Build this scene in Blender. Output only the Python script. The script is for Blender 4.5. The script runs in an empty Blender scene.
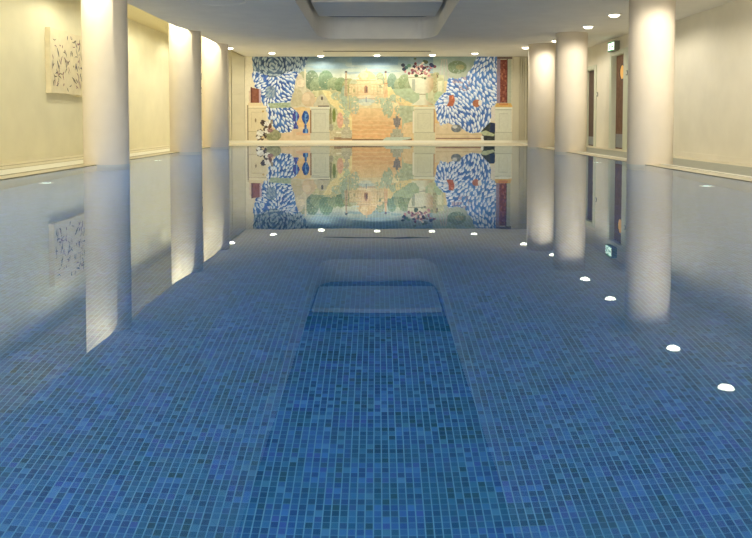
import bpy, bmesh, math, random
import numpy as np
from mathutils import Vector
random.seed(4); RNG = np.random.default_rng(7)
SC = bpy.context.scene; COL = SC.collection
PI = math.pi

# ---------------------------------------------------------------- camera
F = 780.0; PITCH = math.radians(2.6); EYE = .62
cam = bpy.data.cameras.new('camera'); co = bpy.data.objects.new('camera', cam); COL.objects.link(co)
co.location = (0, 0, EYE); co.rotation_euler = (PI/2 - PITCH, 0, 0)
cam.sensor_width = 36; cam.lens = F/752*36
cy = 121.6 + F*math.tan(PITCH)
cam.shift_x = -1/752; cam.shift_y = -(269 - cy)/752
cam.clip_start = .05; cam.clip_end = 100
SC.camera = co

# ---------------------------------------------------------------- helpers
def lin(c):
    c = [v/255 for v in c[:3]]
    return tuple((v/12.92 if v <= .04045 else ((v+.055)/1.055)**2.4) for v in c) + (1,)
def mat(name, rgb, rough=.6, noise=0, scale=8, spec=.3, metal=0, bump=0):
    m = bpy.data.materials.new(name); m.use_nodes = True
    nt = m.node_tree; b = nt.nodes['Principled BSDF']
    b.inputs['Base Color'].default_value = lin(rgb); b.inputs['Roughness'].default_value = rough
    b.inputs['Specular IOR Level'].default_value = spec; b.inputs['Metallic'].default_value = metal
    if noise or bump:
        g = nt.nodes.new('ShaderNodeNewGeometry'); n = nt.nodes.new('ShaderNodeTexNoise')
        n.inputs['Scale'].default_value = scale; n.inputs['Detail'].default_value = 4
        nt.links.new(g.outputs['Position'], n.inputs['Vector'])
        if noise:
            r = nt.nodes.new('ShaderNodeValToRGB')
            a = lin([max(0, v-noise) for v in rgb]); c = lin([min(255, v+noise) for v in rgb])
            r.color_ramp.elements[0].position = .3; r.color_ramp.elements[1].position = .7
            r.color_ramp.elements[0].color = a; r.color_ramp.elements[1].color = c
            nt.links.new(n.outputs['Fac'], r.inputs['Fac']); nt.links.new(r.outputs['Color'], b.inputs['Base Color'])
        if bump:
            bp = nt.nodes.new('ShaderNodeBump'); bp.inputs['Strength'].default_value = bump
            bp.inputs['Distance'].default_value = .01
            nt.links.new(n.outputs['Fac'], bp.inputs['Height']); nt.links.new(bp.outputs['Normal'], b.inputs['Normal'])
    return m
def emit(name, rgb, s):
    m = bpy.data.materials.new(name); m.use_nodes = True; nt = m.node_tree
    nt.nodes.clear(); e = nt.nodes.new('ShaderNodeEmission'); o = nt.nodes.new('ShaderNodeOutputMaterial')
    e.inputs['Color'].default_value = lin(rgb); e.inputs['Strength'].default_value = s
    nt.links.new(e.outputs[0], o.inputs['Surface']); return m
class MB:
    def __init__(s): s.bm = bmesh.new()
    def box(s, x0, x1, y0, y1, z0, z1):
        v = [s.bm.verts.new(p) for p in ((x0,y0,z0),(x1,y0,z0),(x1,y1,z0),(x0,y1,z0),(x0,y0,z1),(x1,y0,z1),(x1,y1,z1),(x0,y1,z1))]
        for f in ((3,2,1,0),(4,5,6,7),(0,1,5,4),(1,2,6,5),(2,3,7,6),(3,0,4,7)): s.bm.faces.new([v[i] for i in f])
        return s
    def quad(s, *p):
        s.bm.faces.new([s.bm.verts.new(q) for q in p]); return s
    def lathe(s, prof, cx=0, cy=0, n=48, smooth=True, axis='z', cz=0):
        rings = []
        for r, h in prof:
            ring = []
            for i in range(n):
                a = 2*PI*i/n; u, w = r*math.cos(a), r*math.sin(a)
                p = (cx+u, cy+w, cz+h) if axis == 'z' else ((cx+h, cy+u, cz+w) if axis == 'x' else (cx+u, cy+h, cz+w))
                ring.append(s.bm.verts.new(p))
            rings.append(ring)
        for a, b in zip(rings, rings[1:]):
            for i in range(n):
                f = s.bm.faces.new((a[i], a[(i+1)%n], b[(i+1)%n], b[i])); f.smooth = smooth
        for ring in (rings[0], rings[-1]):
            try: s.bm.faces.new(ring)
            except Exception: pass
        return s
    def prism(s, pts, z0, z1, smooth=False):
        a = [s.bm.verts.new((x, y, z0)) for x, y in pts]; b = [s.bm.verts.new((x, y, z1)) for x, y in pts]
        s.bm.faces.new(a); s.bm.faces.new(b)
        n = len(pts)
        for i in range(n): s.bm.faces.new((a[i], a[(i+1)%n], b[(i+1)%n], b[i]))
        return s
    def build(s, name, m, parent=None, fix=True, bevel=0, loc=None):
        if fix: bmesh.ops.recalc_face_normals(s.bm, faces=s.bm.faces)
        me = bpy.data.meshes.new(name); s.bm.to_mesh(me); s.bm.free()
        o = bpy.data.objects.new(name, me); COL.objects.link(o); me.materials.append(m)
        if loc: o.location = loc
        if parent: o.parent = parent
        if bevel:
            md = o.modifiers.new('bevel', 'BEVEL'); md.width = bevel; md.segments = 2; md.limit_method = 'ANGLE'
        return o
def tag(o, label=None, cat=None, group=None, kind=None):
    if label: o['label'] = label
    if cat: o['category'] = cat
    if group: o['group'] = group
    if kind: o['kind'] = kind
    return o
def struct(o): o['kind'] = 'structure'; return o
def empty(name, loc, label, cat, group=None, rz=0):
    o = bpy.data.objects.new(name, None); COL.objects.link(o); o.location = loc; o.rotation_euler = (0, 0, rz)
    o.empty_display_size = .1
    return tag(o, label, cat, group)
def dup(root, loc, label=None, rz=None):
    r = root.copy(); COL.objects.link(r); r.location = loc
    if rz is not None: r.rotation_euler = (0, 0, rz)
    if label: r['label'] = label
    for ch in list(root.children):
        c = ch.copy(); COL.objects.link(c); c.parent = r
        for g in ch.children:
            d = g.copy(); COL.objects.link(d); d.parent = c
    return r

# ---------------------------------------------------------------- layout constants (metres, water at z = 0)
XL, XR = -4.0, 3.84            # pool edges
YB, YF = -3.0, 19.8
WL, WR = -5.56, 5.36           # walls
YW, YK = 22.6, -5.0            # far wall, wall behind the camera
DEP = -1.2; DK = .005           # pool floor, deck
ZM, ZB, ZC = 2.43, 2.49, 2.92  # main soffit, back ceiling, cove ceiling
XS = -3.82                     # edge of the soffit over the left columns

# ---------------------------------------------------------------- materials
def tile_mat(name, ax):
    m = bpy.data.materials.new(name); m.use_nodes = True; nt = m.node_tree; N = nt.nodes.new; L = nt.links.new
    b = nt.nodes['Principled BSDF']; b.inputs['Roughness'].default_value = .35; b.inputs['Specular IOR Level'].default_value = .1
    g = N('ShaderNodeNewGeometry'); sp = N('ShaderNodeSeparateXYZ'); L(g.outputs['Position'], sp.inputs[0])
    def M(op, a, bb=None, c=None):
        n = N('ShaderNodeMath'); n.operation = op
        for i, v in enumerate((a, bb, c)):
            if v is None: continue
            if isinstance(v, (int, float)): n.inputs[i].default_value = v
            else: L(v, n.inputs[i])
        return n.outputs[0]
    T = .0252
    u = M('DIVIDE', M('ADD', sp.outputs[ax[0]], .0126), T); v = M('DIVIDE', sp.outputs[ax[1]], T)
    cu, cv = M('FLOOR', u), M('FLOOR', v); fu, fv = M('FRACT', u), M('FRACT', v)
    cb = N('ShaderNodeCombineXYZ'); L(cu, cb.inputs[0]); L(cv, cb.inputs[1])
    wn = N('ShaderNodeTexWhiteNoise'); wn.noise_dimensions = '2D'; L(cb.outputs[0], wn.inputs['Vector'])
    r = N('ShaderNodeValToRGB'); r.color_ramp.interpolation = 'CONSTANT'; e = r.color_ramp.elements
    cols = [(0, TILE[0]), (.14, TILE[1]), (.34, TILE[2]), (.52, TILE[3]), (.66, TILE[4]), (.8, TILE[5]), (.9, TILE[6]), (.96, TILE[7])]
    e[0].position = 0; e[0].color = lin(cols[0][1]); e[1].position = cols[1][0]; e[1].color = lin(cols[1][1])
    for p, c in cols[2:]:
        k = e.new(p); k.color = lin(c)
    L(wn.outputs['Value'], r.inputs['Fac'])
    # patches of several tiles of a related shade
    cb2 = N('ShaderNodeCombineXYZ'); L(M('FLOOR', M('DIVIDE', u, 3)), cb2.inputs[0]); L(M('FLOOR', M('DIVIDE', v, 4)), cb2.inputs[1])
    w2 = N('ShaderNodeTexWhiteNoise'); w2.noise_dimensions = '2D'; L(cb2.outputs[0], w2.inputs['Vector'])
    hv = N('ShaderNodeHueSaturation'); L(r.outputs['Color'], hv.inputs['Color'])
    L(M('MULTIPLY_ADD', w2.outputs['Value'], .03, .485), hv.inputs['Hue'])
    L(M('MULTIPLY_ADD', w2.outputs['Value'], .4, .72), hv.inputs['Value'])
    gu = M('LESS_THAN', fu, .16); gv = M('MULTIPLY', M('LESS_THAN', fv, .16), .4)
    gr = M('MAXIMUM', gu, gv)
    mx = N('ShaderNodeMix'); mx.data_type = 'RGBA'; L(gr, mx.inputs[0]); L(hv.outputs['Color'], mx.inputs[6]); mx.inputs[7].default_value = lin(GROUT)
    L(mx.outputs[2], b.inputs['Base Color'])
    return m
TILE = [(41,89,134), (50,100,148), (45,96,138), (38,82,124), (56,110,158), (55,92,146), (43,87,116), (70,122,162)]
GROUT = (94,138,166)
M_tile = tile_mat('mosaic_floor', (0, 1)); M_tileX = tile_mat('mosaic_side', (1, 2)); M_tileY = tile_mat('mosaic_end', (0, 2))
M_wallL = mat('wall_paint_left', (230,224,194), .7, 4, 2)
M_wallR = mat('wall_paint_right', (234,228,208), .7, 4, 2)
M_wallF = mat('wall_tile_cream', (206,200,176), .6, 4, 3)
M_ceil = mat('ceiling_paint', (238,235,226), .8, 3, 3)
M_cove = mat('cove_paint', (232,222,180), .8)
M_colm = mat('column_plaster', (234,222,202), .65, 3, 3)
M_deck = mat('deck_stone', (222,214,188), .45, 8, 6)
M_deckg = mat('deck_grey', (158,160,146), .5, 8, 8)
M_white = mat('white_strip', (242,240,226), .5)
M_joint = mat('joint', (170,160,130), .7)
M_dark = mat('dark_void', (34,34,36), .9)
M_void = mat('coffer_top', (150,151,152), .9)  # greyer than the ceiling paint, holds the shade of the recess
M_grey = mat('grey_fitting', (120,120,104), .6)
M_frame = mat('door_frame_paint', (214,218,196), .5)
M_wood = mat('door_wood', (116,84,62), .5, 14, 9)
M_wood2 = mat('dark_door_wood', (92,74,64), .5, 8, 9)
M_kick = mat('kick_plate', (150,156,166), .35, 6, 9, metal=.6)
M_black = mat('black_plastic', (28,28,28), .5)
M_ring = mat('lamp_ring', (235,232,220), .4)
M_lens = emit('lamp_lens', (255,246,214), 9)
M_uw = emit('pool_lamp_lens', (240,250,235), 3.2)

def water_mat():
    m = bpy.data.materials.new('pool_water'); m.use_nodes = True; nt = m.node_tree; nt.nodes.clear(); N = nt.nodes.new; L = nt.links.new
    o = N('ShaderNodeOutputMaterial'); mx = N('ShaderNodeMixShader'); fr = N('ShaderNodeFresnel'); fr.inputs['IOR'].default_value = 1.333
    rf = N('ShaderNodeBsdfRefraction'); rf.inputs['IOR'].default_value = 1.333; rf.inputs['Roughness'].default_value = 0
    rf.inputs['Color'].default_value = (.78, .93, 1, 1)
    gl = N('ShaderNodeBsdfGlossy'); gl.inputs['Roughness'].default_value = 0; gl.inputs['Color'].default_value = (.87, .935, 1, 1)
    g = N('ShaderNodeNewGeometry'); n = N('ShaderNodeTexNoise'); n.inputs['Scale'].default_value = 1.6; n.inputs['Detail'].default_value = 2
    L(g.outputs['Position'], n.inputs['Vector'])
    bp = N('ShaderNodeBump'); bp.inputs['Strength'].default_value = 1; bp.inputs['Distance'].default_value = .0006
    L(n.outputs['Fac'], bp.inputs['Height'])
    for q in (rf, gl, fr): L(bp.outputs['Normal'], q.inputs['Normal'])
    L(fr.outputs[0], mx.inputs[0]); L(rf.outputs[0], mx.inputs[1]); L(gl.outputs[0], mx.inputs[2]); L(mx.outputs[0], o.inputs['Surface'])
    return m
M_water = water_mat()

# ---------------------------------------------------------------- pool basin, water, deck
struct(MB().quad((XL,YB,DEP),(XR,YB,DEP),(XR,YF,DEP),(XL,YF,DEP)).build('floor', M_tile, fix=False))
struct(MB().quad((XL,YB,DEP),(XL,YF,DEP),(XL,YF,DK),(XL,YB,DK)).quad((XR,YB,DEP),(XR,YF,DEP),(XR,YF,DK),(XR,YB,DK)).build('wall_pool_sides', M_tileX, fix=False))
struct(MB().quad((XL,YF,DEP),(XR,YF,DEP),(XR,YF,DK),(XL,YF,DK)).quad((XL,YB,DEP),(XR,YB,DEP),(XR,YB,DK),(XL,YB,DK)).build('wall_pool_ends', M_tileY, fix=False))
w = MB().quad((XL,YB,0),(XR,YB,0),(XR,YF,0),(XL,YF,0)).build('pool_water', M_water, fix=False)
tag(w, 'still clear blue pool water filling the long basin between the columns', 'water', kind='stuff')
d = MB()
d.box(WL-.2, XL, YK, YW+.2, -.1, DK); d.box(XR, WR+.6, YK, YW+.2, -.1, DK)
d.box(XL, XR, YF, YW+.2, -.1, DK); d.box(XL, XR, YK, YB, -.1, DK)
struct(d.build('floor.001', M_deck))
# strips let into the deck
s = MB(); s.box(4.14, 5.0, YK+.1, 22.2, DK, DK+.004); struct(s.build('trim_1', M_deckg))
s = MB(); s.box(4.05, 4.13, YK+.1, 22.2, DK, DK+.012); struct(s.build('trim_2', M_white))
s = MB(); s.box(-4.75, -4.3, YK+.1, 22.2, DK, DK+.004); struct(s.build('trim_3', M_white))
s = MB()
for x in (-5.15, -4.78, -4.27): s.box(x-.012, x+.012, YK+.1, 22.3, DK, DK+.005)
struct(s.build('trim_4', M_joint))
s = MB(); s.box(XL+.3, XR-.3, YF+.15, YF+.32, DK, DK+.008); struct(s.build('trim_5', M_white))

# ---------------------------------------------------------------- walls
def onpanel(o): return struct(o)
struct(MB().box(WL-.2, WL, YK, YW+.2, -.1, 3.1).build('wall_left', M_wallL))
# right wall with two door openings
D2 = (16.98, 17.87, 2.12); D1 = (19.26, 20.15, 1.92)
r = MB(); x0, x1 = WR, WR+.2
r.box(x0, x1, YK, D2[0], -.1, 3.1); r.box(x0, x1, D2[1], D1[0], -.1, 3.1); r.box(x0, x1, D1[1], YW+.2, -.1, 3.1)
r.box(x0, x1, D2[0], D2[1], D2[2], 3.1); r.box(x0, x1, D1[0], D1[1], D1[2], 3.1)
struct(r.build('wall_right', M_wallR))
struct(MB().box(WL-.2, WR+.2, YW, YW+.2, -.1, 3.1).build('wall_far', M_wallF))
struct(MB().box(WL-.2, WR+.2, YK-.2, YK, -.1, 3.1).build('wall_back', M_wallR))
struct(MB().box(WL, WR, YW-.03, YW, DK, .075).build('baseboard_far', M_white))
struct(MB().box(WR-.015, WR, YK, D2[0]-.36, DK, .09).build('baseboard_right', M_wallR))
struct(MB().box(WL, WL+.015, YK, YW-.03, DK, .09).build('baseboard_left', M_wallL))

# ---------------------------------------------------------------- ceiling
CY0, CY1, CW = 4.2, 17.15, 1.18     # coffer
def rounded_end(y1, w_, r1, r2, n=10):      # half coffer outline seen from above: right side going up then across
    return [(w_ - r1 + r1*math.cos(a), y1 - r2 + r2*math.sin(a)) for a in [PI/2*i/n for i in range(n+1)]]
cr = rounded_end(CY1, CW+.08, .36, .9)
cop = [(CW, CY0)] + cr + [(-x, y) for x, y in reversed(cr)] + [(-CW, CY0)]
back = [(5.36,15.6),(4.6,15.85),(3.8,16.15),(3.0,16.6),(2.2,17.0),(1.2,17.4),(0,17.6),(-1.1,17.5),(-2.1,17.15),(-2.9,16.6),(-3.4,16.05),(-3.72,15.5),(XS,14.9)]
def slab():
    bm = bmesh.new()
    outer = [(XS, YK), (5.36, YK)] + back
    def loop(pts, z): return [bm.verts.new((x, y, z)) for x, y in pts]
    o0, i0 = loop(outer, ZM), loop(cop, ZM)
    ed = [bm.edges.new((l[k], l[(k+1)%len(l)])) for l in (o0, i0) for k in range(len(l))]
    bmesh.ops.triangle_fill(bm, use_beauty=True, edges=ed)
    o1, i1 = loop(outer, 3.0), loop(cop, 2.99)
    for l, u in ((o0, o1), (i0, i1)):
        for k in range(len(l)):
            bm.faces.new((l[k], l[(k+1)%len(l)], u[(k+1)%len(l)], u[k]))
    return bm
b = MB(); b.bm.free(); b.bm = slab(); struct(b.build('ceiling', M_ceil))
struct(MB().box(XS, WR, 17.3, YW, ZB, ZB+.05).box(XS, -1.5, 14.2, 17.3, ZB, ZB+.05).box(1.5, WR, 14.2, 17.3, ZB, ZB+.05).build('ceiling.001', M_ceil))
struct(MB().box(WL, XS, YK, YW, ZC, ZC+.1).build('ceiling.002', M_cove))
struct(MB().box(XS, XS+.04, 14.0, YW, ZB, 3.0).build('trim_6', M_ceil))
struct(MB().box(WL-.2, WR+.2, YK, YW+.2, 3.0, 3.1).build('ceiling.003', M_ceil))
# floating panels in the coffer
def arc_panel(y0, y1, sag, w_, z0, z1):
    n = 16; pts = [(-w_, y0), (w_, y0)] + [(w_ - 2*w_*i/n, y1 - sag*(1-math.sin(PI*i/n))) for i in range(n+1)]
    return MB().prism(pts, z0, z1)
struct(arc_panel(13.9, 15.75, 0, 1.165, 2.73, 2.80).build('ceiling.004', M_ceil))
struct(MB().box(-1.4, 1.4, 3.9, 17.9, 2.90, 2.94).build('ceiling.005', M_void))
struct(MB().box(-1.3, 1.3, 13.0, 13.88, 2.87, 2.90).build('trim_7', M_dark))  # dark strip painted in for the unlit gap before the panel
# linear slot and round cover in the ceiling
slot = empty('air_slot', (0, 20.79, ZB), 'long thin dark ventilation slot in the ceiling in front of the painted wall', 'vent')
MB().box(-1.43, 1.43, -.05, .05, -.012, 0).build('slot_frame', M_grey, slot)
MB().box(-1.40, 1.40, -.02, .02, -.016, -.012).build('slot_opening', M_dark, slot)
rc = empty('ceiling_cover', (-2.42, 11.75, ZM), 'round white ceiling cover with raised rim near the left columns', 'ceiling cover')
MB().lathe([(.48,0),(.48,-.006),(.46,-.010),(.44,-.006),(.44,0)]).build('rim', M_ceil, rc)
MB().lathe([(.44,0),(.44,-.003),(.42,-.004)]).build('cover_plate', M_ceil, rc)

# ---------------------------------------------------------------- columns
cl = [(-4,11.45,'left','nearest the camera, standing left of the pool','ZC'), (-4,16.2,'left','',''), (-4,19.0,'left','','')]
labels = ['large round plaster column at the left pool edge, partly hiding the patterned wall panel',
 'round plaster column at the left pool edge, middle one of the left row',
 'round plaster column at the left pool edge, farthest of its row, next to the far wall',
 'large round plaster column at the right pool edge, nearest of the right row',
 'round plaster column at the right pool edge, just left of the narrow dark doorway',
 'round plaster column at the right pool edge, farthest of its row, beside the red painted pillar']
k = 0
for sx in (-1, 1):
    for y in (11.43, 16.12, 19.02):
        top = ZC if sx < 0 else (ZM if y < 16.5 else ZB)
        o = MB().lathe([(.32,0),(.32,top-DEP)], n=72).build('round_column', M_colm, loc=(4 if sx > 0 else {11.43:-3.965, 16.12:-3.95, 19.02:-3.935}[y], y, DEP))
        for p in o.data.polygons:
            if len(p.vertices) > 4: p.use_smooth = False
        tag(o, labels[k], 'column', 'round columns along both pool edges'); k += 1

# ---------------------------------------------------------------- downlights
def spot(name, loc, e, col=(1,.92,.78), ang=172, blend=.35, parent=None, rot=(0,0,0), r=.06):
    l = bpy.data.lights.new(name, 'SPOT'); l.energy = e; l.color = col; l.spot_size = math.radians(ang); l.spot_blend = blend; l.shadow_soft_size = r
    o = bpy.data.objects.new(name, l); COL.objects.link(o); o.location = loc; o.rotation_euler = rot
    if parent: o.parent = parent
    return o
E_DL = 55
first = empty('ceiling_downlight', (0, 22.0, ZB), '', 'downlight', 'recessed ceiling downlights')
MB().lathe([(.085,0),(.125,0),(.125,-.012),(.11,-.022),(.09,-.018),(.085,0)], n=32).build('trim_ring', M_ring, first)
MB().lathe([(.088,-.004),(.086,-.02),(.078,-.033),(.062,-.043),(.042,-.049),(.018,-.052)], n=32).build('lens', M_lens, first)
spot('lamp', (0,0,-.065), E_DL, parent=first, r=0)
DL = [((0, 21.9, ZB), 'small round ceiling downlight over the painted dome of the mural'),
 ((-3.72, 19.8, ZB), 'ceiling downlight beside the top of the farthest left column'),
 ((-2.84, 21.2, ZB), 'ceiling downlight above the dark blue drapery on the left of the mural'),
 ((-1.585, 22.1, ZB), 'ceiling downlight above the painted sky just right of the left blue drapery'),
 ((1.545, 21.8, ZB), 'ceiling downlight above the painted flower urn'),
 ((2.66, 21.3, ZB), 'ceiling downlight above the blue drapery on the right of the mural'),
 ((3.73, 19.66, ZB), 'ceiling downlight at the left of the farthest right column top'),
 ((4.1, 18.0, ZB), 'ceiling downlight between the second and third columns of the right row'),
 ((4.0, 14.87, ZM), 'ceiling downlight just in front of the second column of the right row'),
 ((4.0, 13.25, ZM), 'ceiling downlight nearest the camera, midway between two right columns'),
 ((3.96, 10.3, ZM), 'ceiling downlight in front of the nearest right column, seen mirrored in the water'),
 ((3.97, 8.74, ZM), 'ceiling downlight closest to the viewer, seen only as the lowest mirrored light')]
soft = [c for c in first.children if c.type == 'LIGHT'][0].data.copy(); soft.energy = 26
for i, (loc, lab) in enumerate(DL):
    if i == 0:
        first.location = loc; first['label'] = lab
    else:
        q = dup(first, loc, lab)
        if loc[1] > 20.5 and abs(loc[0]) < 3:
            for ch in q.children:
                if ch.type == 'LIGHT': ch.data = soft

# lamps in the cove beyond the soffit edge
CV = spot('cove_lamp', (-4.06, 10.85, ZC-.05), 48, (1,.95,.72), 176, .2, r=0)
for y in (15.52, 18.4):
    c = CV.copy(); COL.objects.link(c); c.location = (-4.06, y, ZC-.05)
CW2 = spot('cove_wall_lamp', (-4.55, 8.6, ZC-.05), 60, (1,.94,.72), 170, .4, r=0)
for y in (13.2, 17.0, 20.6, 4.5, 0):
    c = CW2.copy(); COL.objects.link(c); c.location = (-4.55, y, ZC-.05)
def area(name, loc, sx, sy, e, col, rot=(0,0,0)):
    l = bpy.data.lights.new(name, 'AREA'); l.shape = 'RECTANGLE'; l.size = sx; l.size_y = sy; l.energy = e; l.color = col
    o = bpy.data.objects.new(name, l); COL.objects.link(o); o.location = loc; o.rotation_euler = rot; return o
area('overhead_fill', (0, -.2, ZM-.03), 7, 8, 250, (1,.97,.93))  # unseen fill added above the camera
area('end_fill_light', (0, YK+.1, 1.5), 9.5, 1.8, 560, (1,.975,.94), rot=(PI/2,0,0))  # added fill along the back wall, no window is built there
area('pool_fill_left', (-3.4, 8.5, -.03), 1.1, 22, 260, (.75,.88,1))  # added fill just under the surface, brightens the left pool floor
area('pool_fill_right', (3.5, 10, -.03), .6, 19, 80, (.75,.88,1))  # weaker fill added for the right pool floor, no fitting there

# ---------------------------------------------------------------- pool lamps
pf = empty('pool_lamp', (0,0,0), '', 'pool lamp', 'underwater lamps at the foot of the pool sides')
MB().lathe([(.06,0),(.085,0),(.085,.015),(.07,.022),(.06,.018)], n=28).build('trim_ring', M_ring, pf)
MB().lathe([(.062,.004),(.055,.02),(.03,.03),(.01,.033)], n=28).build('lens', M_uw, pf)
for i, (x, y, lab) in enumerate(((3.7, 8.72, 'small glowing underwater lamp on the right side of the pool, nearest one'),
        (3.7, 13.1, 'small glowing underwater lamp between the first and second right columns'),
        (-3.87, 9.1, 'small glowing underwater lamp left of the nearest left column'),
        (-3.87, 13.75, 'small glowing underwater lamp between the first and second left columns'))):
    if i == 0: pf.location = (x, y, DEP); pf['label'] = lab
    else: dup(pf, (x, y, DEP), lab)

# ---------------------------------------------------------------- doors
def door(n, y0, y1, zt, nearw, wood):
    fr = MB()
    fr.box(WR-.02, WR+.0, y0-nearw, y0, DK, zt+.09); fr.box(WR-.02, WR+.0, y1, y1+.12, DK, zt+.09); fr.box(WR-.02, WR+.0, y0, y1, zt, zt+.09)
    root = struct(fr.build('door_%d' % n, M_frame, bevel=.004))
    rv = MB(); rv.box(WR, WR+.19, y0-.0, y0+.015, DK, zt); rv.box(WR, WR+.19, y1-.015, y1, DK, zt); rv.box(WR, WR+.19, y0+.015, y1-.015, zt-.015, zt)
    rv.build('jamb', M_frame, root)
    MB().box(WR+.10, WR+.14, y0+.015, y1-.015, DK, zt-.015).build('leaf', wood, root)
    return root
d2 = door(2, *D2, .37, M_wood)
MB().box(WR+.092, WR+.1, D2[0]+.05, D2[1]-.05, DK+.03, .34).build('kick_plate', M_kick, d2)
pp = MB().lathe([(.0,-.0),(.15,-.004),(.16,0)], cx=WR+.096, cy=17.4, cz=1.72, n=36, axis='x').build('porthole', emit('amber', (255,196,110), .9), d2)
MB().lathe([(.16,0),(.16,-.02),(.185,-.02),(.185,0)], cx=WR+.1, cy=17.4, cz=1.72, n=36, axis='x').build('porthole_ring', M_wood2, d2)
pp['label'] = 'round amber glass'
d1 = door(1, *D1, .18, M_wood2)
MB().box(WR+.085, WR+.1, 19.34, 19.42, .86, 1.02).build('lock_plate', M_black, d1)
MB().box(WR+.05, WR+.085, 19.34, 19.50, .93, .955).build('handle', M_black, d1)
MB().box(WR+.093, WR+.1, D1[0]+.05, D1[1]-.05, DK+.03, .24).build('kick_plate', M_kick, d1)
for y, z, lab in ((16.72, 1.66, 'small grey switch plate on the pale frame right of the brown door'), (19.0, 1.28, 'small grey switch plate between the two doorways')):
    sw = empty('wall_switch', (WR-.02 if y < 17 else WR, y, z), lab, 'switch')
    MB().box(-.012, 0, -.045, .045, -.05, .05).build('plate', M_grey, sw, bevel=.004)
    MB().box(-.018, -.012, -.02, .02, -.03, .03).build('rocker', M_ring, sw)
# exit sign under the ceiling by the door
ex = empty('exit_sign', (5.24, 17.55, 2.29), 'lit green and white emergency exit sign under the ceiling above the brown door', 'exit sign')
MB().box(0, .12, -.24, .24, -.10, .12).build('housing', M_grey, ex, bevel=.006)
MB().box(-.006, 0, -.21, .21, -.085, .10).build('lit_face', emit('exit_white', (236,255,226), 2.2), ex)
g = emit('exit_green', (70,170,110), 1.0)
MB().box(-.010, -.006, -.215, .215, .088, .104).box(-.010, -.006, -.215, .215, -.09, -.074).box(-.010, -.006, -.012, .012, -.074, .088).build('green_border', g, ex)
p = MB()   # running figure (far half) and arrow (near half)
p.lathe([(.0,-.010),(.014,-.010),(.014,-.006)], cy=.10, cz=.058, n=14, axis='x')
def yz(mb, pts, x0=-.010, x1=-.006):
    a = [mb.bm.verts.new((x0, y, z)) for y, z in pts]; b_ = [mb.bm.verts.new((x1, y, z)) for y, z in pts]
    mb.bm.faces.new(a); mb.bm.faces.new(b_)
    for i in range(len(pts)): mb.bm.faces.new((a[i], a[(i+1)%len(pts)], b_[(i+1)%len(pts)], b_[i]))
yz(p, [(.085,.04),(.115,.035),(.125,-.01),(.095,-.012)])
yz(p, [(.12,-.01),(.15,-.03),(.165,-.06),(.15,-.062),(.137,-.038),(.105,-.016)])
yz(p, [(.11,-.01),(.085,-.035),(.055,-.055),(.05,-.043),(.075,-.022),(.095,-.005)])
yz(p, [(.115,.035),(.15,.02),(.155,.005),(.148,.003),(.14,.013),(.115,.02)])
yz(p, [(.088,.037),(.06,.015),(.05,.02),(.08,.045)])
p.build('running_figure', g, ex)
p = MB(); yz(p, [(-.06,.012),(-.13,.012),(-.13,.045),(-.185,.0),(-.13,-.045),(-.13,-.012),(-.06,-.012)]); p.build('arrow', g, ex)

# ---------------------------------------------------------------- carved wall panels
def relief_panel(name, lab, w_, h_, th, loc, rz, nmark, seed, marks=((96,88,96),(150,110,110),(120,112,92)), base=(232,220,186)):
    rr = random.Random(seed)
    root = empty(name, loc, lab, 'wall panel', rz=rz)
    # built in x (width) - z, front at -y
    mb = MB(); n = 10
    out = []
    for i in range(n): out.append((-w_/2 + w_*i/n, -h_/2 + rr.uniform(-.012,.012)))
    for i in range(n): out.append((w_/2 + rr.uniform(-.01,.01), -h_/2 + h_*i/n))
    for i in range(n): out.append((w_/2 - w_*i/n, h_/2 + rr.uniform(-.015,.015)))
    for i in range(n): out.append((-w_/2 + rr.uniform(-.012,.012), h_/2 - h_*i/n))
    a = [mb.bm.verts.new((x, -th, z)) for x, z in out]; b_ = [mb.bm.verts.new((x, 0, z)) for x, z in out]
    mb.bm.faces.new(a); mb.bm.faces.new(b_)
    for i in range(len(out)): mb.bm.faces.new((a[i], a[(i+1)%len(out)], b_[(i+1)%len(out)], b_[i]))
    mb.build('slab', mat(name+'_stone', base, .7, 5, 9, bump=.2), root)
    per = nmark//len(marks)
    rows = 7
    for ci, c in enumerate(marks):
        mb = MB()
        for _ in range(per):
            row = rr.randrange(rows)
            x = rr.uniform(-w_/2+.06, w_/2-.1); z = -h_/2 + .09 + (h_-.18)*(row+.5)/rows + rr.uniform(-.05,.05)
            ang = rr.choice((0, PI/2, PI/3, -PI/4, 2)) + rr.uniform(-.4,.4); ln = rr.uniform(.05,.17); wd = rr.uniform(.008,.02); bend = rr.uniform(-1.4,1.4)
            pts = []; cxp, czp, aa = x, z, ang
            for sgm in range(5):
                pts.append((cxp, czp)); cxp += ln/4*math.cos(aa); czp += ln/4*math.sin(aa); aa += bend/4
            L_, R_ = [], []
            for j, (px, pz) in enumerate(pts):
                nx, nz = -math.sin(ang+bend*j/4), math.cos(ang+bend*j/4); ww = wd*(1-.7*abs(j-2)/2)
                L_.append((px+nx*ww, pz+nz*ww)); R_.append((px-nx*ww, pz-nz*ww))
            y0 = -th - .004 - rr.uniform(0,.001)
            for j in range(4):
                mb.quad((L_[j][0],y0,L_[j][1]), (L_[j+1][0],y0,L_[j+1][1]), (R_[j+1][0],y0,R_[j+1][1]), (R_[j][0],y0,R_[j][1]))
        o = mb.build(('dark_marks','pink_marks','olive_marks')[ci], mat(name+'_mark%d' % ci, c, .7), root); o['kind'] = 'stuff'
    return root
relief_panel('relief_panel', 'cream carved stone panel covered in small marks, hanging on the left wall', 2.3, 1.1, .09, (WL+.004, 14.27, 1.65), PI/2, 130, 5)
relief_panel('relief_panel', 'narrow dark-spotted carved panel glimpsed between the two far left columns', .5, .86, .06, (-5.12, YW, 1.78), 0, 60, 9, marks=((50,50,50),(60,50,46),(50,52,44)))

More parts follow.
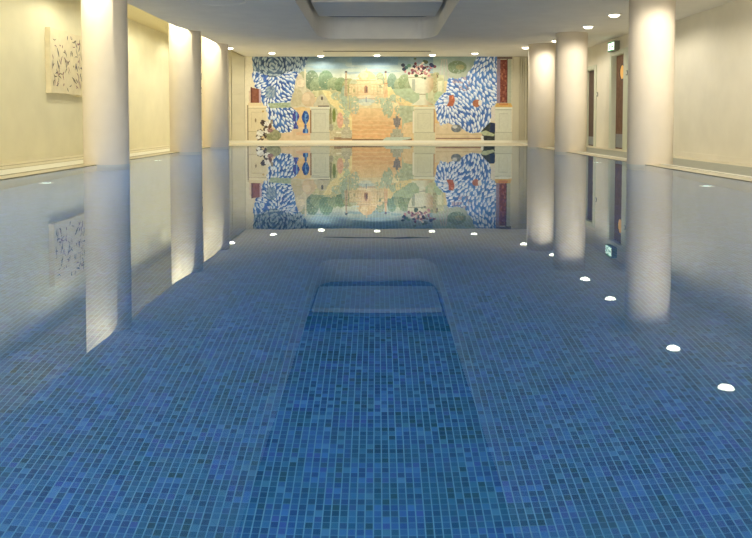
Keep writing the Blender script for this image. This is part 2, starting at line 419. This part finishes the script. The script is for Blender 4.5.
# ---------------------------------------------------------------- pilasters at both ends of the mural
def px2x(px): return (px-377)/34.6      # far wall, metres per photo column
def py2z(py): return (143 - py)/34.6 + .02
def pilaster(n, x0, x1, flutes):
    mb = MB(); z = .08; k = 0
    while z < 2.44:
        h = .285 if k else .2
        mb.box(x0, x1, YW-.055, YW, z, min(z+h-.02, 2.48)); z += h; k += 1
    mb.box(x0+.01, x1-.01, YW-.03, YW, .08, 2.48)
    for a, b_, t in flutes: mb.box(a, b_, YW-t, YW, .08, 2.48)
    return struct(mb.build('trim_%d' % n, M_wallF))
pilaster(8, px2x(232.5), px2x(245), [(px2x(226), px2x(228.5), .08), (px2x(230), px2x(231.5), .06)])
pilaster(9, px2x(512.5), px2x(519), [(px2x(520), px2x(521.3), .07), (px2x(522.2), px2x(523.5), .06), (px2x(524.5), px2x(526), .08), (px2x(527.5), px2x(531), .1)])

# ---------------------------------------------------------------- mural, painted tile by tile
S = 3; PX0, PX1, PY0, PY1 = 245, 513, 56.5, 142.5
W_, H_ = int((PX1-PX0)*S), int((PY1-PY0)*S)
gx = PX0 + (np.arange(W_)+.5)/S; gy = PY0 + (np.arange(H_)+.5)/S
X, Y = np.meshgrid(gx, gy)
img = np.zeros((H_, W_, 3)); lab = np.zeros((H_, W_), int)
def vnoise(x, y, seed=0):
    r_ = np.random.default_rng(seed).random((128, 128))
    xi, yi = np.floor(x).astype(int), np.floor(y).astype(int); fx, fy = x-xi, y-yi
    fx, fy = fx*fx*(3-2*fx), fy*fy*(3-2*fy)
    g_ = lambda a, b_: r_[a % 128, b_ % 128]
    return (g_(yi,xi)*(1-fx)+g_(yi,xi+1)*fx)*(1-fy) + (g_(yi+1,xi)*(1-fx)+g_(yi+1,xi+1)*fx)*fy
def ell(cx, cy_, rx, ry): return ((X-cx)/rx)**2 + ((Y-cy_)/ry)**2 < 1
def rect(x0, x1, y0, y1): return (X >= x0) & (X < x1) & (Y >= y0) & (Y < y1)
def poly(pts, wob=0):
    xx, yy = X, Y
    if wob: xx = X + (vnoise(X/3, Y/3, 91)-.5)*wob; yy = Y + (vnoise(X/3, Y/3, 92)-.5)*wob
    m_ = np.zeros(X.shape, bool); n = len(pts)
    for i in range(n):
        (xa, ya), (xb, yb) = pts[i], pts[(i+1) % n]
        if ya == yb: continue
        c = (ya > yy) != (yb > yy)
        m_ ^= c & (xx < (xb-xa)*(yy-ya)/(yb-ya)+xa)
    return m_
def put(m_, col, l=None, nz=8, sc=1.2, seed=1, mix=1.0):
    c = np.array(col, float)
    v = (vnoise(X/sc, Y/sc, seed)-.5)*2*nz
    new = c[None, None, :] + v[..., None]
    img[m_] = img[m_]*(1-mix) + new[m_]*mix
    if l is not None: lab[m_] = l
def blend(m_, c0, c1, t, l=None, nz=6, sc=1.5, seed=2):
    t = np.clip(t, 0, 1)[..., None]
    new = np.array(c0, float)*(1-t) + np.array(c1, float)*t + ((vnoise(X/sc, Y/sc, seed)-.5)*2*nz)[..., None]
    img[m_] = new[m_]
    if l is not None: lab[m_] = l
def voronoi(x, y, seed):
    rx = np.random.default_rng(seed).random((97, 97)); ry = np.random.default_rng(seed+1).random((97, 97))
    xi, yi = np.floor(x).astype(int), np.floor(y).astype(int)
    f1 = np.full(x.shape, 9.); f2 = f1.copy()
    for a in (-1, 0, 1):
        for b_ in (-1, 0, 1):
            cx, cy_ = xi+a, yi+b_
            dx = cx + .2 + .6*rx[cy_ % 97, cx % 97] - x; dy = cy_ + .2 + .6*ry[cy_ % 97, cx % 97] - y
            q = np.sqrt(dx*dx+dy*dy)
            f2 = np.where(q < f1, f1, np.minimum(f2, q)); f1 = np.minimum(f1, q)
    return f1, f2
def drape(m_, field, blue, white, seed, l, su=2.3, sv=5.2, deep=(34,64,136)):
    """leaf-shaped strokes on a blue ground, turned by a direction field (radians from +x)"""
    r_ = np.random.default_rng(seed)
    bg = np.array(deep)*(1-vnoise(X/4, Y/4, seed+8)[..., None]) + np.array(blue)*vnoise(X/4, Y/4, seed+8)[..., None]
    img[m_] = bg[m_]; lab[m_] = l
    ys, xs = np.nonzero(m_); x0, x1, y0, y1 = gx[xs.min()], gx[xs.max()], gy[ys.min()], gy[ys.max()]
    n = int((x1-x0+4)*(y1-y0+4)/(su*sv*.62)); pts = []
    for _ in range(n*14):
        px, py = r_.uniform(x0-2, x1+2), r_.uniform(y0-2, y1+2); a = field(px, py)
        ca, sa = math.cos(a), math.sin(a); ok = True
        for qx, qy in pts:
            dx, dy = qx-px, qy-py
            if abs(dx) > 6 or abs(dy) > 6: continue
            if ((dx*ca+dy*sa)/(sv*.92))**2 + ((-dx*sa+dy*ca)/(su*.98))**2 < 1: ok = False; break
        if ok: pts.append((px, py))
        if len(pts) >= n: break
    for px, py in pts:
        a = field(px, py) + r_.uniform(-.18, .18); ca, sa = math.cos(a), math.sin(a)
        k0, k1 = np.searchsorted(gx, px-5), np.searchsorted(gx, px+5); h0, h1 = np.searchsorted(gy, py-5), np.searchsorted(gy, py+5)
        if k1 <= k0 or h1 <= h0: continue
        XX, YY = X[h0:h1, k0:k1]-px, Y[h0:h1, k0:k1]-py
        u = (XX*ca+YY*sa)/(sv*.55); v = (-XX*sa+YY*ca)/(su*.51*r_.uniform(.8, 1.15))
        e_ = (np.abs(v) < 1-u*u) & (np.abs(u) < 1) & m_[h0:h1, k0:k1]
        t = np.clip(.25+.35*v+.25*u, 0, 1)[..., None]*r_.uniform(.5, 1)
        new = np.array(white)*(1-t) + np.array(blue)*t
        sub = img[h0:h1, k0:k1]; sub[e_] = new[e_]
# --- labels of the painted parts
PARTS = {0:'painted_garden', 1:'painted_drapery', 2:'painted_drapery', 3:'painted_pedestal', 4:'painted_pedestal', 5:'painted_pedestal', 6:'painted_pedestal',
 7:'painted_urn', 8:'painted_pavilion', 9:'painted_pillar', 10:'painted_dog', 11:'painted_trunk', 12:'painted_vase', 13:'painted_vase',
 14:'painted_box', 15:'painted_flowers', 16:'painted_minaret', 17:'painted_minaret', 18:'painted_fountain', 19:'painted_wall', 20:'painted_shell', 21:'painted_shell', 22:'painted_garden_urn', 23:'painted_bowl', 24:'painted_wall'}
CREAM = (226,216,184); EV = np.ones(X.shape, bool)
put(EV, CREAM, 19, 5)
# sky and garden
gard = rect(292, 474, 50, 145)
blend(gard & (Y < 84), (100,132,150), (212,220,190), (Y-57)/24 + .12*np.sin(X/9), 0, 9, 4, 3)
put(gard & (Y < 76) & (vnoise(X/11, Y/1.6, 4) > .6), (120,156,178), 0, 6, mix=.5)
put(gard & (Y < 66) & (X > 352) & (X < 398), (96,136,172), 0, 6, mix=.45)
blend(gard & (Y >= 82), (222,206,150), (228,184,118), (Y-84)/50, 0, 10, 2, 5)
# distant woods
for cx, cy_, rx, ry, c in ((303,84,6,12,(176,180,140)), (312,81,7,10,(120,148,116)), (318,88,8,10,(140,164,122)), (326,81,7.5,10,(122,158,122)), (334,86,7,8,(150,172,124)),
        (341,86,6,8,(130,160,110)), (349,88,7,9,(168,172,110)), (392,83,5,9,(130,166,140)), (399,86,5,7,(166,184,140)), (405,83,7,8,(150,174,124)), (412,88,7,9,(160,178,132)), (380,84,5,11,(154,170,130))):
    m_ = ell(cx, cy_, rx, ry) & (vnoise(X/1.6, Y/1.6, int(cx)) > .12)
    blend(m_, c, [v-26 for v in c], (Y-cy_+ry)/(2*ry)+.3*(vnoise(X/1.3, Y/1.3, 9)-.5), 0, 14, .9, int(cx)+1)
# meadow, paths
put(poly([(388,90),(432,88),(432,106),(414,106),(398,96),(386,95)]), (172,196,150), 0, 10, 3)
put(poly([(385,88),(391,88),(396,96),(418,107),(418,113),(405,106),(388,98)]), (240,216,140), 0, 8)
put(poly([(398,106),(414,107),(414,132),(402,130),(396,118)]), (176,190,150), 0, 16, 2, 7)
put(poly([(404,124),(414,122),(414,139),(400,139)]), (228,196,140), 0, 8)
put(poly([(310,92),(330,90),(352,95),(352,112),(346,120),(330,110)]), (196,194,138), 0, 16, 2, 8)
put(poly([(322,91),(330,92),(352,118),(352,138),(344,134),(330,104)]), (240,220,146), 0, 8)
put(poly([(328,104),(336,108),(344,132),(330,136)], 2), (190,192,140), 0, 20, 1.2, 9)
put(ell(340,121,3.2,8), (226,166,136), 0, 12)
put(ell(334,116,1.8,7), (116,136,52), 0, 12); put(ell(330.5,120,1.2,12), (128,126,84), 0, 12)
put(rect(330,352,131,140), (196,184,142), 0, 14, 1.4); put(rect(336,352,132.5,134), (226,222,196), 0, 4); put(rect(334,352,138,140.5), (150,116,84), 0, 8)
put(ell(344,96,3,10), (150,176,146), 0, 14); put(ell(331,128,2.4,3.5), (160,156,130), 0, 14)
# orange court
blend(poly([(352,107),(396,106),(402,120),(402,141),(352,141)]), (240,206,142), (232,172,108), (Y-108)/20, 0, 5, 3, 11)
st = poly([(352,107),(396,106),(402,120),(402,141),(352,141)]) & (np.sin(Y*1.35 + .5*vnoise(X/8, Y/3, 13)*6) > .55)
put(st, (240,200,138), 0, 6, mix=.6)
put(poly([(352,104),(398,103),(400,109),(352,109)]), (238,220,164), 0, 12, 1.6)
put(rect(352,392,139.5,142), (140,100,64), 0, 10); put(rect(392,412,139.4,141), (118,92,70), 0, 8)
put(ell(388,110,5,9) & (vnoise(X/1.5, Y/1.5, 17) > .35), (160,184,150), 0, 14, mix=.85)
put(ell(355,108,4,7) & (vnoise(X/1.5, Y/1.5, 18) > .4), (160,184,160), 0, 14, mix=.8)
# pavilion with dome
o8 = (234,204,146)
put(rect(349,384,85,96) & (vnoise(X/2, Y/2, 301) > .18), (222,200,142), 8, 14, 1.3); put(rect(356,377,78,97), o8, 8, 12, 1.3)
put(ell(366.5,79,9,7.4) & (Y < 80), (228,188,126), 8, 12, 1.2); put(ell(364,76,4,3.6), (238,208,152), 8, 8); put(rect(366,367,69,72.5), (214,184,130), 8, 3)
put(ell(353.5,83.5,3.8,3.4) & (Y < 84.5), (186,192,146), 8, 10); put(ell(379.5,83.5,3.2,3.4) & (Y < 84.5), (222,196,140), 8, 8); put(rect(353,359,78.6,80), (196,216,204), 8, 3)
for x in np.arange(351, 384, 3.2): put(rect(x, x+1, 87, 95), (204,176,122), 8, 10, mix=.7)
put(rect(349,384,85,85.8), (206,176,124), 8, 4, mix=.7); put(rect(350,383,95,96), (214,184,130), 8, 4, mix=.7); put(rect(357,376,81,82), (208,166,112), 8, 4)
put(rect(361,371.5,84,97), (234,196,140), 8, 8)
put((ell(366,89,1.8,3)) | rect(364.4,367.6,89,94), (170,116,84), 8, 8); put(rect(366,367.4,88,92.5), (112,84,80), 8, 5)
put(poly([(360,96),(373,96),(380,103),(352,103)]), (236,214,168), 8, 10)
put(rect(358,376,99,100), (206,184,146), 8, 4)
put(ell(366,102,9,2.6), (190,208,198), 18, 8); put(ell(366,104.5,6,2), (214,220,196), 18, 6); put(rect(365.6,366.8,97.5,103), (130,150,168), 18, 4)
put(poly([(345.4,73),(346.8,73),(348,97),(344.2,97)]), (206,176,126), 16, 12); put(rect(344.9,347.3,71.8,73.4), (92,88,88), 16, 4); put(rect(344.8,347.4,80,81), (150,126,100), 16, 4); put(rect(345.7,346.5,74,98), (140,124,104), 16, 6)
put(rect(345.6,346.8,98,111), (166,176,152), 16, 6); put(rect(349,350,97,110), (160,172,150), 0, 6)
put(poly([(385,74),(386.4,74),(388,98),(384,98)]), (230,180,122), 17, 10); put(rect(384.6,386.8,72,74), (110,84,76), 17, 4); put(rect(384,388,84,85), (190,130,84), 17, 4)
for cx, cy_, rx, ry, sd in ((354,101,5,4,311),(379,101,5,4,312),(343,104,5,6,313),(386,106,5,8,314),(393,100,4,5,315),(346,114,4,6,316),(399,112,5,6,317),(337,97,6,4,318),(404,100,7,3,319)):
    put(ell(cx, cy_, rx, ry) & (vnoise(X/1.4, Y/1.4, sd) > .42), (164,190,156), 0, 20, 1.1, sd, mix=.85)
gm_ = np.isin(lab, (0, 8, 16, 17, 18)) & (Y > 74) & (X > 306) & (X < 432)
hz = (vnoise(X/2.2, Y/1.6, 330)-.5)[..., None]*16; img[gm_] = (img*.86 + np.array((232,222,186))*.14 + hz)[gm_]
for y0, y1, hw in ((118,120,1.6),(120,125,3),(125,128,1.6),(128,131,3.6),(131,139,5)):
    put(rect(346.5-hw, 346.5+hw, y0, y1), (192,186,156), 0, 18, 1)
# small garden urn
for y0, y1, hw in ((117,119,1.2),(119,121,4),(121,126,3.4),(126,128,2),(128,130,1.4),(130,134,4.2),(134,139,6.5)):
    put(rect(397-hw, 397+hw, y0, y1), (176,176,152) if y0 > 127 else (136,130,128), 22, 16, .9)
put(poly([(382,141.5),(386,138),(411,138),(411,139.5),(390,143)]), (190,206,190), 22, 8)
# rocks and shells on the left pedestal
put(poly([(292,80),(300,74),(305,80),(305,88),(312,92),(312,108),(290,108)], 2), (206,196,162), 0, 16, 1.8, 21)
put(rect(304.5,306,70,92), (214,208,170), 0, 4)
put(ell(301,84,4,4), (226,210,176), 0, 12); put(ell(297,98,6,9), (196,186,146), 0, 10)
put(ell(308.5,100,7,7.5), (208,184,144), 20, 8, 2); put(ell(306.5,98,4,4), (222,200,162), 20, 5)
put(poly([(313,107),(317,98),(321,95),(326,98),(330,107)], 1), (198,192,160), 21, 9, 1.3); put(ell(322,99,1,2), (100,90,84), 21, 3); put(rect(318,329,106.2,107.6), (120,110,92), 21, 6)
# floor of the left niche
put(rect(262,312,128,143), (222,196,156), 19, 10, 3, 22); put(poly([(296,133),(306,131),(312,134),(312,136),(296,136)]), (222,180,140), 19, 6)
# left drapery
DL_ = [(252.8,50),(311,50),(306,66),(299,74),(295.5,82),(293,95),(290,106),(296,111),(297.5,122),(291,133),(279,134),(270,124),(266,111),(262,103),(256,92),(253,78)]
m_ = poly(DL_, 1.5)
dd = np.hypot(X-273, (Y-64)*1.3)
drape(m_, lambda x, y: (1.9 - (x-262)/26) if y > 104 else (1.2 + 1.0*math.sin(x/8.) + .7*math.cos(y/7.)), (82,128,200), (236,242,242), 31, 1, 2.2, 5.0, deep=(44,78,150))
drape(m_ & (Y < 75 + 3*np.sin(X/6)), lambda x, y: math.atan2(y-66, x-273)+PI/2, (96,122,150), (176,192,196), 41, 1, 2.2, 5.0, deep=(42,62,96))
put(m_ & (ell(271,93,5.5,6.5)), (120,142,160), 1, 16, 1.4, mix=.7)
put(m_ & poly([(268,104),(292,103),(292,108),(270,109)]), (160,176,146), 1, 18, 1.4)
put(m_ & rect(258,268,76,92) & (vnoise(X/2, Y/4, 51) > .62), (70,106,190), 1, 6)
# red box and left pedestal
put(poly([(249,92),(252,89),(252,105),(249,105)]), (218,190,160), 14, 6); put(poly([(250.6,88),(261,90),(261,105),(250.6,105)]), (146,84,60), 14, 12, 1.5)
put(rect(259,261,90,105), (190,160,176), 14, 8); put(rect(250.6,252.4,88,105), (116,64,48), 14, 6)
put(rect(248,263,103.4,107), (226,206,158), 14, 5)
def pedestal(x0, x1, y0, y1, l, base=(222,214,182)):
    put(rect(x0, x1, y0, y1), base, l, 4); c2 = [v-34 for v in base]; c3 = [min(v+12, 250) for v in base]
    put(rect(x0-1, x1+1, y0, y0+2), c3, l, 3); put(rect(x0, x1, y0+2, y0+2.8), c2, l, 3)
    put(rect(x0-.6, x1+.6, y1-9, y1), [v-4 for v in base], l, 4); put(rect(x0-.6, x1+.6, y1-9.6, y1-9), c2, l, 3)
    a, b_, c, d_ = x0+3.4, x1-3.4, y0+6, y1-13
    put(rect(a, b_, c, d_), [v-16 for v in base], l, 3); put(rect(a+.7, b_-.3, c+.7, d_-.1), [v-2 for v in base], l, 4)
pedestal(247.5, 266, 106.5, 141.5, 3, (222,208,168)); put(ell(255.5,121,.8,2.2), (150,130,90), 3, 4); put(ell(263,112,.9,1.2), (196,160,90), 3, 4); put(rect(247,248.4,106,141), (150,136,106), 3, 5)
pedestal(311, 329, 107.5, 142.5, 4, (206,206,182)); put(rect(310,311.2,111,134), (150,110,74), 4, 6)
# draped blue shapes
def vase(cx, y0, y1, rx, l, c):
    hh = y1-y0; t = (Y-y0)/hh; prof = rx*np.where(t < .62, np.sin(np.clip(t/.62, 0, 1)*PI*.86+.32), np.where(t < .8, .3+.1*(t-.62), .55+.2*np.sin((t-.8)*14)))
    m_ = (np.abs(X-cx) < prof) & (t > 0) & (t < 1)
    put(m_, c, l, 22, 1.2, l+60); put(m_ & (np.abs(X-cx-.6) < prof*.35) & (vnoise(X/1.2, Y/1.6, l) > .42), (110,160,214), l, 10)
vase(295.8, 112, 129.5, 3.4, 12, (70,74,160)); vase(305.4, 111.5, 134, 3.7, 13, (44,82,158))
# dog
bl = (74,58,52); wh = (224,222,214)
put(ell(273,136,8,6), (150,152,112), 19, 20, 1.2, 66)
for cx, cy_, rx, ry, c in ((261,136,5,5.4,bl),(260,134,3.6,3,wh),(263.5,123.6,3,3,bl),(267.5,125,3.4,3.2,wh),(266,128.5,2.4,2,bl),(267,131.5,4,3,wh),(270,131,3,2.4,(150,110,110)),(258,138,2.2,1.6,wh),(262.5,138.2,1.8,1.4,(216,190,140)),(270,127,1.6,3,(112,76,62)),(264,130,1,2,(60,48,44)),(271.5,123,1.4,2.6,(150,140,120))):
    put(((X-cx)/rx)**2 + ((Y-cy_)/ry)**2 < 1+1.2*(vnoise(X/1.1, Y/1.1, int(cx*9))-.5), c, 10, 24, .9, int(cx*7))
# right: tree trunks, teal sky patch, bush
blend(rect(433,476,56.5,82), (140,166,160), (180,190,164), (Y-57)/20, 0, 8, 3, 71)
put(ell(457,68,9.5,6.5) & (vnoise(X/1.5, Y/1.5, 72) > .2), (124,146,110), 0, 14, 1.2); put(ell(460,68,4.5,2.6), (160,160,110), 0, 10)
for x in (440.5, 444, 447.5): put((np.abs(X-x-(Y-70)*.04*(x-444)) < .7) & (Y > 60) & (Y < 82), (180,176,164), 0, 12)
put(rect(428,444,76,107), (196,198,150), 0, 14, 2, 73); put(rect(438,442,82,96), (224,222,180), 0, 8)
put(ell(439,98,5,6), (178,200,150), 0, 12)
# niche floor on the right
put(rect(435,494,124,142.5), (222,200,158), 19, 10, 3, 74); put(rect(436,482,138.6,139.6), (150,104,84), 19, 6); put(rect(436,482,134.5,135.2), (200,176,134), 19, 4)
# right drapery
DR = [(473,66),(477,57),(479,50),(497,50),(497,104),(492,108),(490.5,124),(483,132),(472,134),(462,130),(455,127),(448,123),(441,127),(437,120),(435.5,110),(434,105),(440,97),(446,93),(447,86),(449,78),(456,80),(466,77)]
m_ = poly(DR, 1.5)
up = m_ & (Y < 106); lo = m_ & (Y >= 106)
drape(up, lambda x, y: .95 + .7*math.sin((x-455)/13) + .5*math.cos(y/10), (104,152,218), (248,251,252), 81, 2, 2.5, 5.0, deep=(66,112,186))
drape(lo, lambda x, y: (2.2 - (x-437)/16 if x < 458 else .35 + (x-458)/30 + (y-106)/30), (84,130,204), (246,250,252), 87, 2, 2.3, 5.4, deep=(58,98,174))
put(up & ell(462,84,10,8) & (vnoise(X/1.6, Y/1.6, 88) > .62), (160,120,130), 2, 10, mix=.5)
put(up & rect(470,497,50,64) & (vnoise(X/1.4, Y/1.8, 89) > .6), (60,92,140), 2, 8, mix=.6)
put(ell(451,102,7.5,5), (236,238,240), 2, 8, mix=.6); put(poly([(449,96),(453.5,95.5),(455,101),(453,107),(446.5,107),(449,102)]), (186,104,72), 2, 16, 1.1); put(ell(452.6,98,1,1.6), (232,150,110), 2, 4)
put(ell(476.5,104,4,3.8), (180,114,84), 2, 18, 1); put(ell(480,103.5,1.8,2.8), (234,230,226), 2, 6)
put(ell(456.5,129,5.2,4), (120,128,134), 23, 16, 1.2); put(ell(455,127.5,2.6,1.6), (204,206,200), 23, 6); put(ell(444.5,127,3,2.6), (224,206,164), 19, 6)
# trunk and white cloth
put(poly([(482,131),(490,123),(497,125),(497,142),(483,142)]), (58,66,66), 11, 16, 1.6, 93); put(poly([(491,123),(496.5,124),(496,133),(490,133)]), (42,58,96), 11, 8)
put(poly([(480,133),(486,131),(495,135),(494,137),(484,136)]), (178,190,150), 11, 14, 1.1); put(poly([(481,137),(483.4,136),(484,141.5),(481.4,141.5)]), (232,232,224), 11, 6)
# pillar on the right with its frame and base
put(rect(497,513,57,108), (208,204,174), 19, 5)
put(rect(496.6,500,58,104), (150,130,150), 9, 8, .9, 94); put(rect(500,506.2,60.5,103.5), (136,66,50), 9, 22, 1.0, 95); put(rect(500,506.2,60.5,103.5) & (vnoise(X/1.1, Y/2.2, 96) > .68), (176,104,74), 9, 10)
put(rect(506.2,507.4,60,103.5), (104,60,50), 9, 5); put(rect(507.4,511,58,104), (180,184,160), 9, 6); put(rect(497,512,57,60), (110,92,84), 9, 8)
put(poly([(496,104),(511,104),(512.8,108),(494.6,108)]), (226,180,90), 9, 10); put(rect(499,508,104,106), (222,140,70), 9, 6)
pedestal(495.5, 511.6, 108, 142.5, 5, (216,218,196))
put(poly([(491,108),(495.5,107),(495.5,122),(491.5,122)]), (220,214,200), 5, 5)
# centre pedestal, urn, flowers
pedestal(414.2, 434.5, 107.5, 142.5, 6, (214,212,178)); put(rect(412.6,414.2,112,134), (232,226,200), 6, 4); put(rect(433.6,434.6,110,133), (176,132,92), 6, 6)
u = (X-422.5); t = (Y-74)/32
prof = np.where(t < .62, 14.5*np.sqrt(np.clip(1-((t-.06)/.62)**2, 0, 1)), np.where(t < .78, 3.2, 3.2+9*np.clip((t-.78)/.22, 0, 1)**1.5))
m_ = (np.abs(u) < prof) & (t > 0) & (t < 1)
blend(m_, (226,226,194), (194,164,116), (u-1)/9, 7, 6, 1.8, 97)
put(m_ & (np.abs(Y-78) < .5), (180,176,140), 7, 4); put(m_ & (np.abs(Y-95) < .5), (176,168,130), 7, 4)
put(m_ & rect(412,415,80,92), (176,184,160), 7, 6)
rf_ = np.random.default_rng(12)
for i in range(120):
    a, q = rf_.uniform(0, 2*PI), abs(rf_.normal(0, .55))
    cx, cy_ = 420 + 13*q*math.cos(a), 70.5 + 7.5*q*math.sin(a)
    c = [(112,52,66),(216,196,176),(196,128,128),(84,104,70),(150,84,92),(232,220,200),(62,50,72),(150,160,110)][rf_.integers(8)]
    put(ell(cx, cy_, rf_.uniform(.8,1.9), rf_.uniform(.8,1.7)), c, 15, 8)
for cx, cy_, c in ((403,66,(56,66,84)),(406,68.5,(66,110,104)),(404,70,(50,60,80)),(409,66.5,(96,140,110)),(431,65.5,(34,42,84)),(432,66.5,(44,54,90)),(426,63,(90,100,70)),(419,62,(140,150,170)),(437,75,(150,160,110)),(436,77,(116,90,70))):
    put(ell(cx, cy_, 2, 1.8), c, 15, 8)
for y in (77,83,90): put(ell(434+math.sin(y), y, 2.2, 4) & (vnoise(X, Y, y) > .35), (176,168,116), 15, 12)
lab[(lab == 19) & (X > 400)] = 24
# fine mosaic variation over everything
img += ((RNG.random((H_, W_))-.5)*10)[..., None]
img = np.clip(img, 0, 255)/255
grey_ = img.mean(2, keepdims=True); img = grey_ + (img-grey_)*np.where(np.isin(lab, (1, 2, 12, 13))[..., None], .95, .82)
MUR_GAIN = 1.02
lin_img = np.where(img <= .04045, img/12.92, ((img+.055)/1.055)**2.4)*MUR_GAIN
def paint_mat():
    m = bpy.data.materials.new('painted_tiles'); m.use_nodes = True; nt = m.node_tree; b_ = nt.nodes['Principled BSDF']
    a = nt.nodes.new('ShaderNodeAttribute'); a.attribute_name = 'paint'; nt.links.new(a.outputs['Color'], b_.inputs['Base Color'])
    b_.inputs['Roughness'].default_value = .55; b_.inputs['Specular IOR Level'].default_value = .2
    return m
M_paint = paint_mat()
mural = empty('mural', (0, YW, 0), 'wide painted garden mural with domed pavilion and blue drapery on the far wall', 'mural')
cells = -np.ones((H_, W_), int)
for l, name in PARTS.items():
    ys, xs = np.nonzero(lab == l)
    if len(ys) == 0: continue
    n = len(ys); key = np.concatenate([ys*(W_+1)+xs, ys*(W_+1)+xs+1, (ys+1)*(W_+1)+xs+1, (ys+1)*(W_+1)+xs])
    uq, inv = np.unique(key, return_inverse=True); inv = inv.reshape(4, n).T
    vy, vx = uq//(W_+1), uq % (W_+1)
    co_ = np.zeros((len(uq), 3)); co_[:, 0] = (PX0+vx/S-377)/34.6; co_[:, 1] = -.012; co_[:, 2] = (143-(PY0+vy/S))/34.6 + .02
    me = bpy.data.meshes.new(name)
    me.from_pydata(co_.tolist(), [], inv[:, ::-1].tolist()); me.materials.append(M_paint)
    at = me.color_attributes.new('paint', 'FLOAT_COLOR', 'CORNER')
    colr = np.ones((n, 4, 4), np.float32); colr[:, :, :3] = lin_img[ys, xs][:, None, :]
    at.data.foreach_set('color', colr.reshape(-1))
    o = bpy.data.objects.new(name, me); COL.objects.link(o); o.parent = mural
MB().box((PX0-377)/34.6, (PX1-377)/34.6, -.010, 0, .08, 2.48).build('backing_board', M_wallF, mural)

# ---------------------------------------------------------------- world and colour
wd = bpy.data.worlds.new('world'); SC.world = wd; wd.use_nodes = True
wd.node_tree.nodes['Background'].inputs[0].default_value = (.5, .5, .5, 1); wd.node_tree.nodes['Background'].inputs[1].default_value = .3
SC.view_settings.view_transform = 'Standard'; SC.view_settings.look = 'None'; SC.view_settings.exposure = 0; SC.view_settings.gamma = 1
SC.cycles.max_bounces = 10; SC.cycles.diffuse_bounces = 5; SC.cycles.glossy_bounces = 5; SC.cycles.transmission_bounces = 8
SC.cycles.sample_clamp_indirect = 6; SC.cycles.caustics_reflective = True; SC.cycles.caustics_refractive = True; SC.cycles.blur_glossy = 0
SC.cycles.use_denoising = True
bpy.context.view_layer.update()
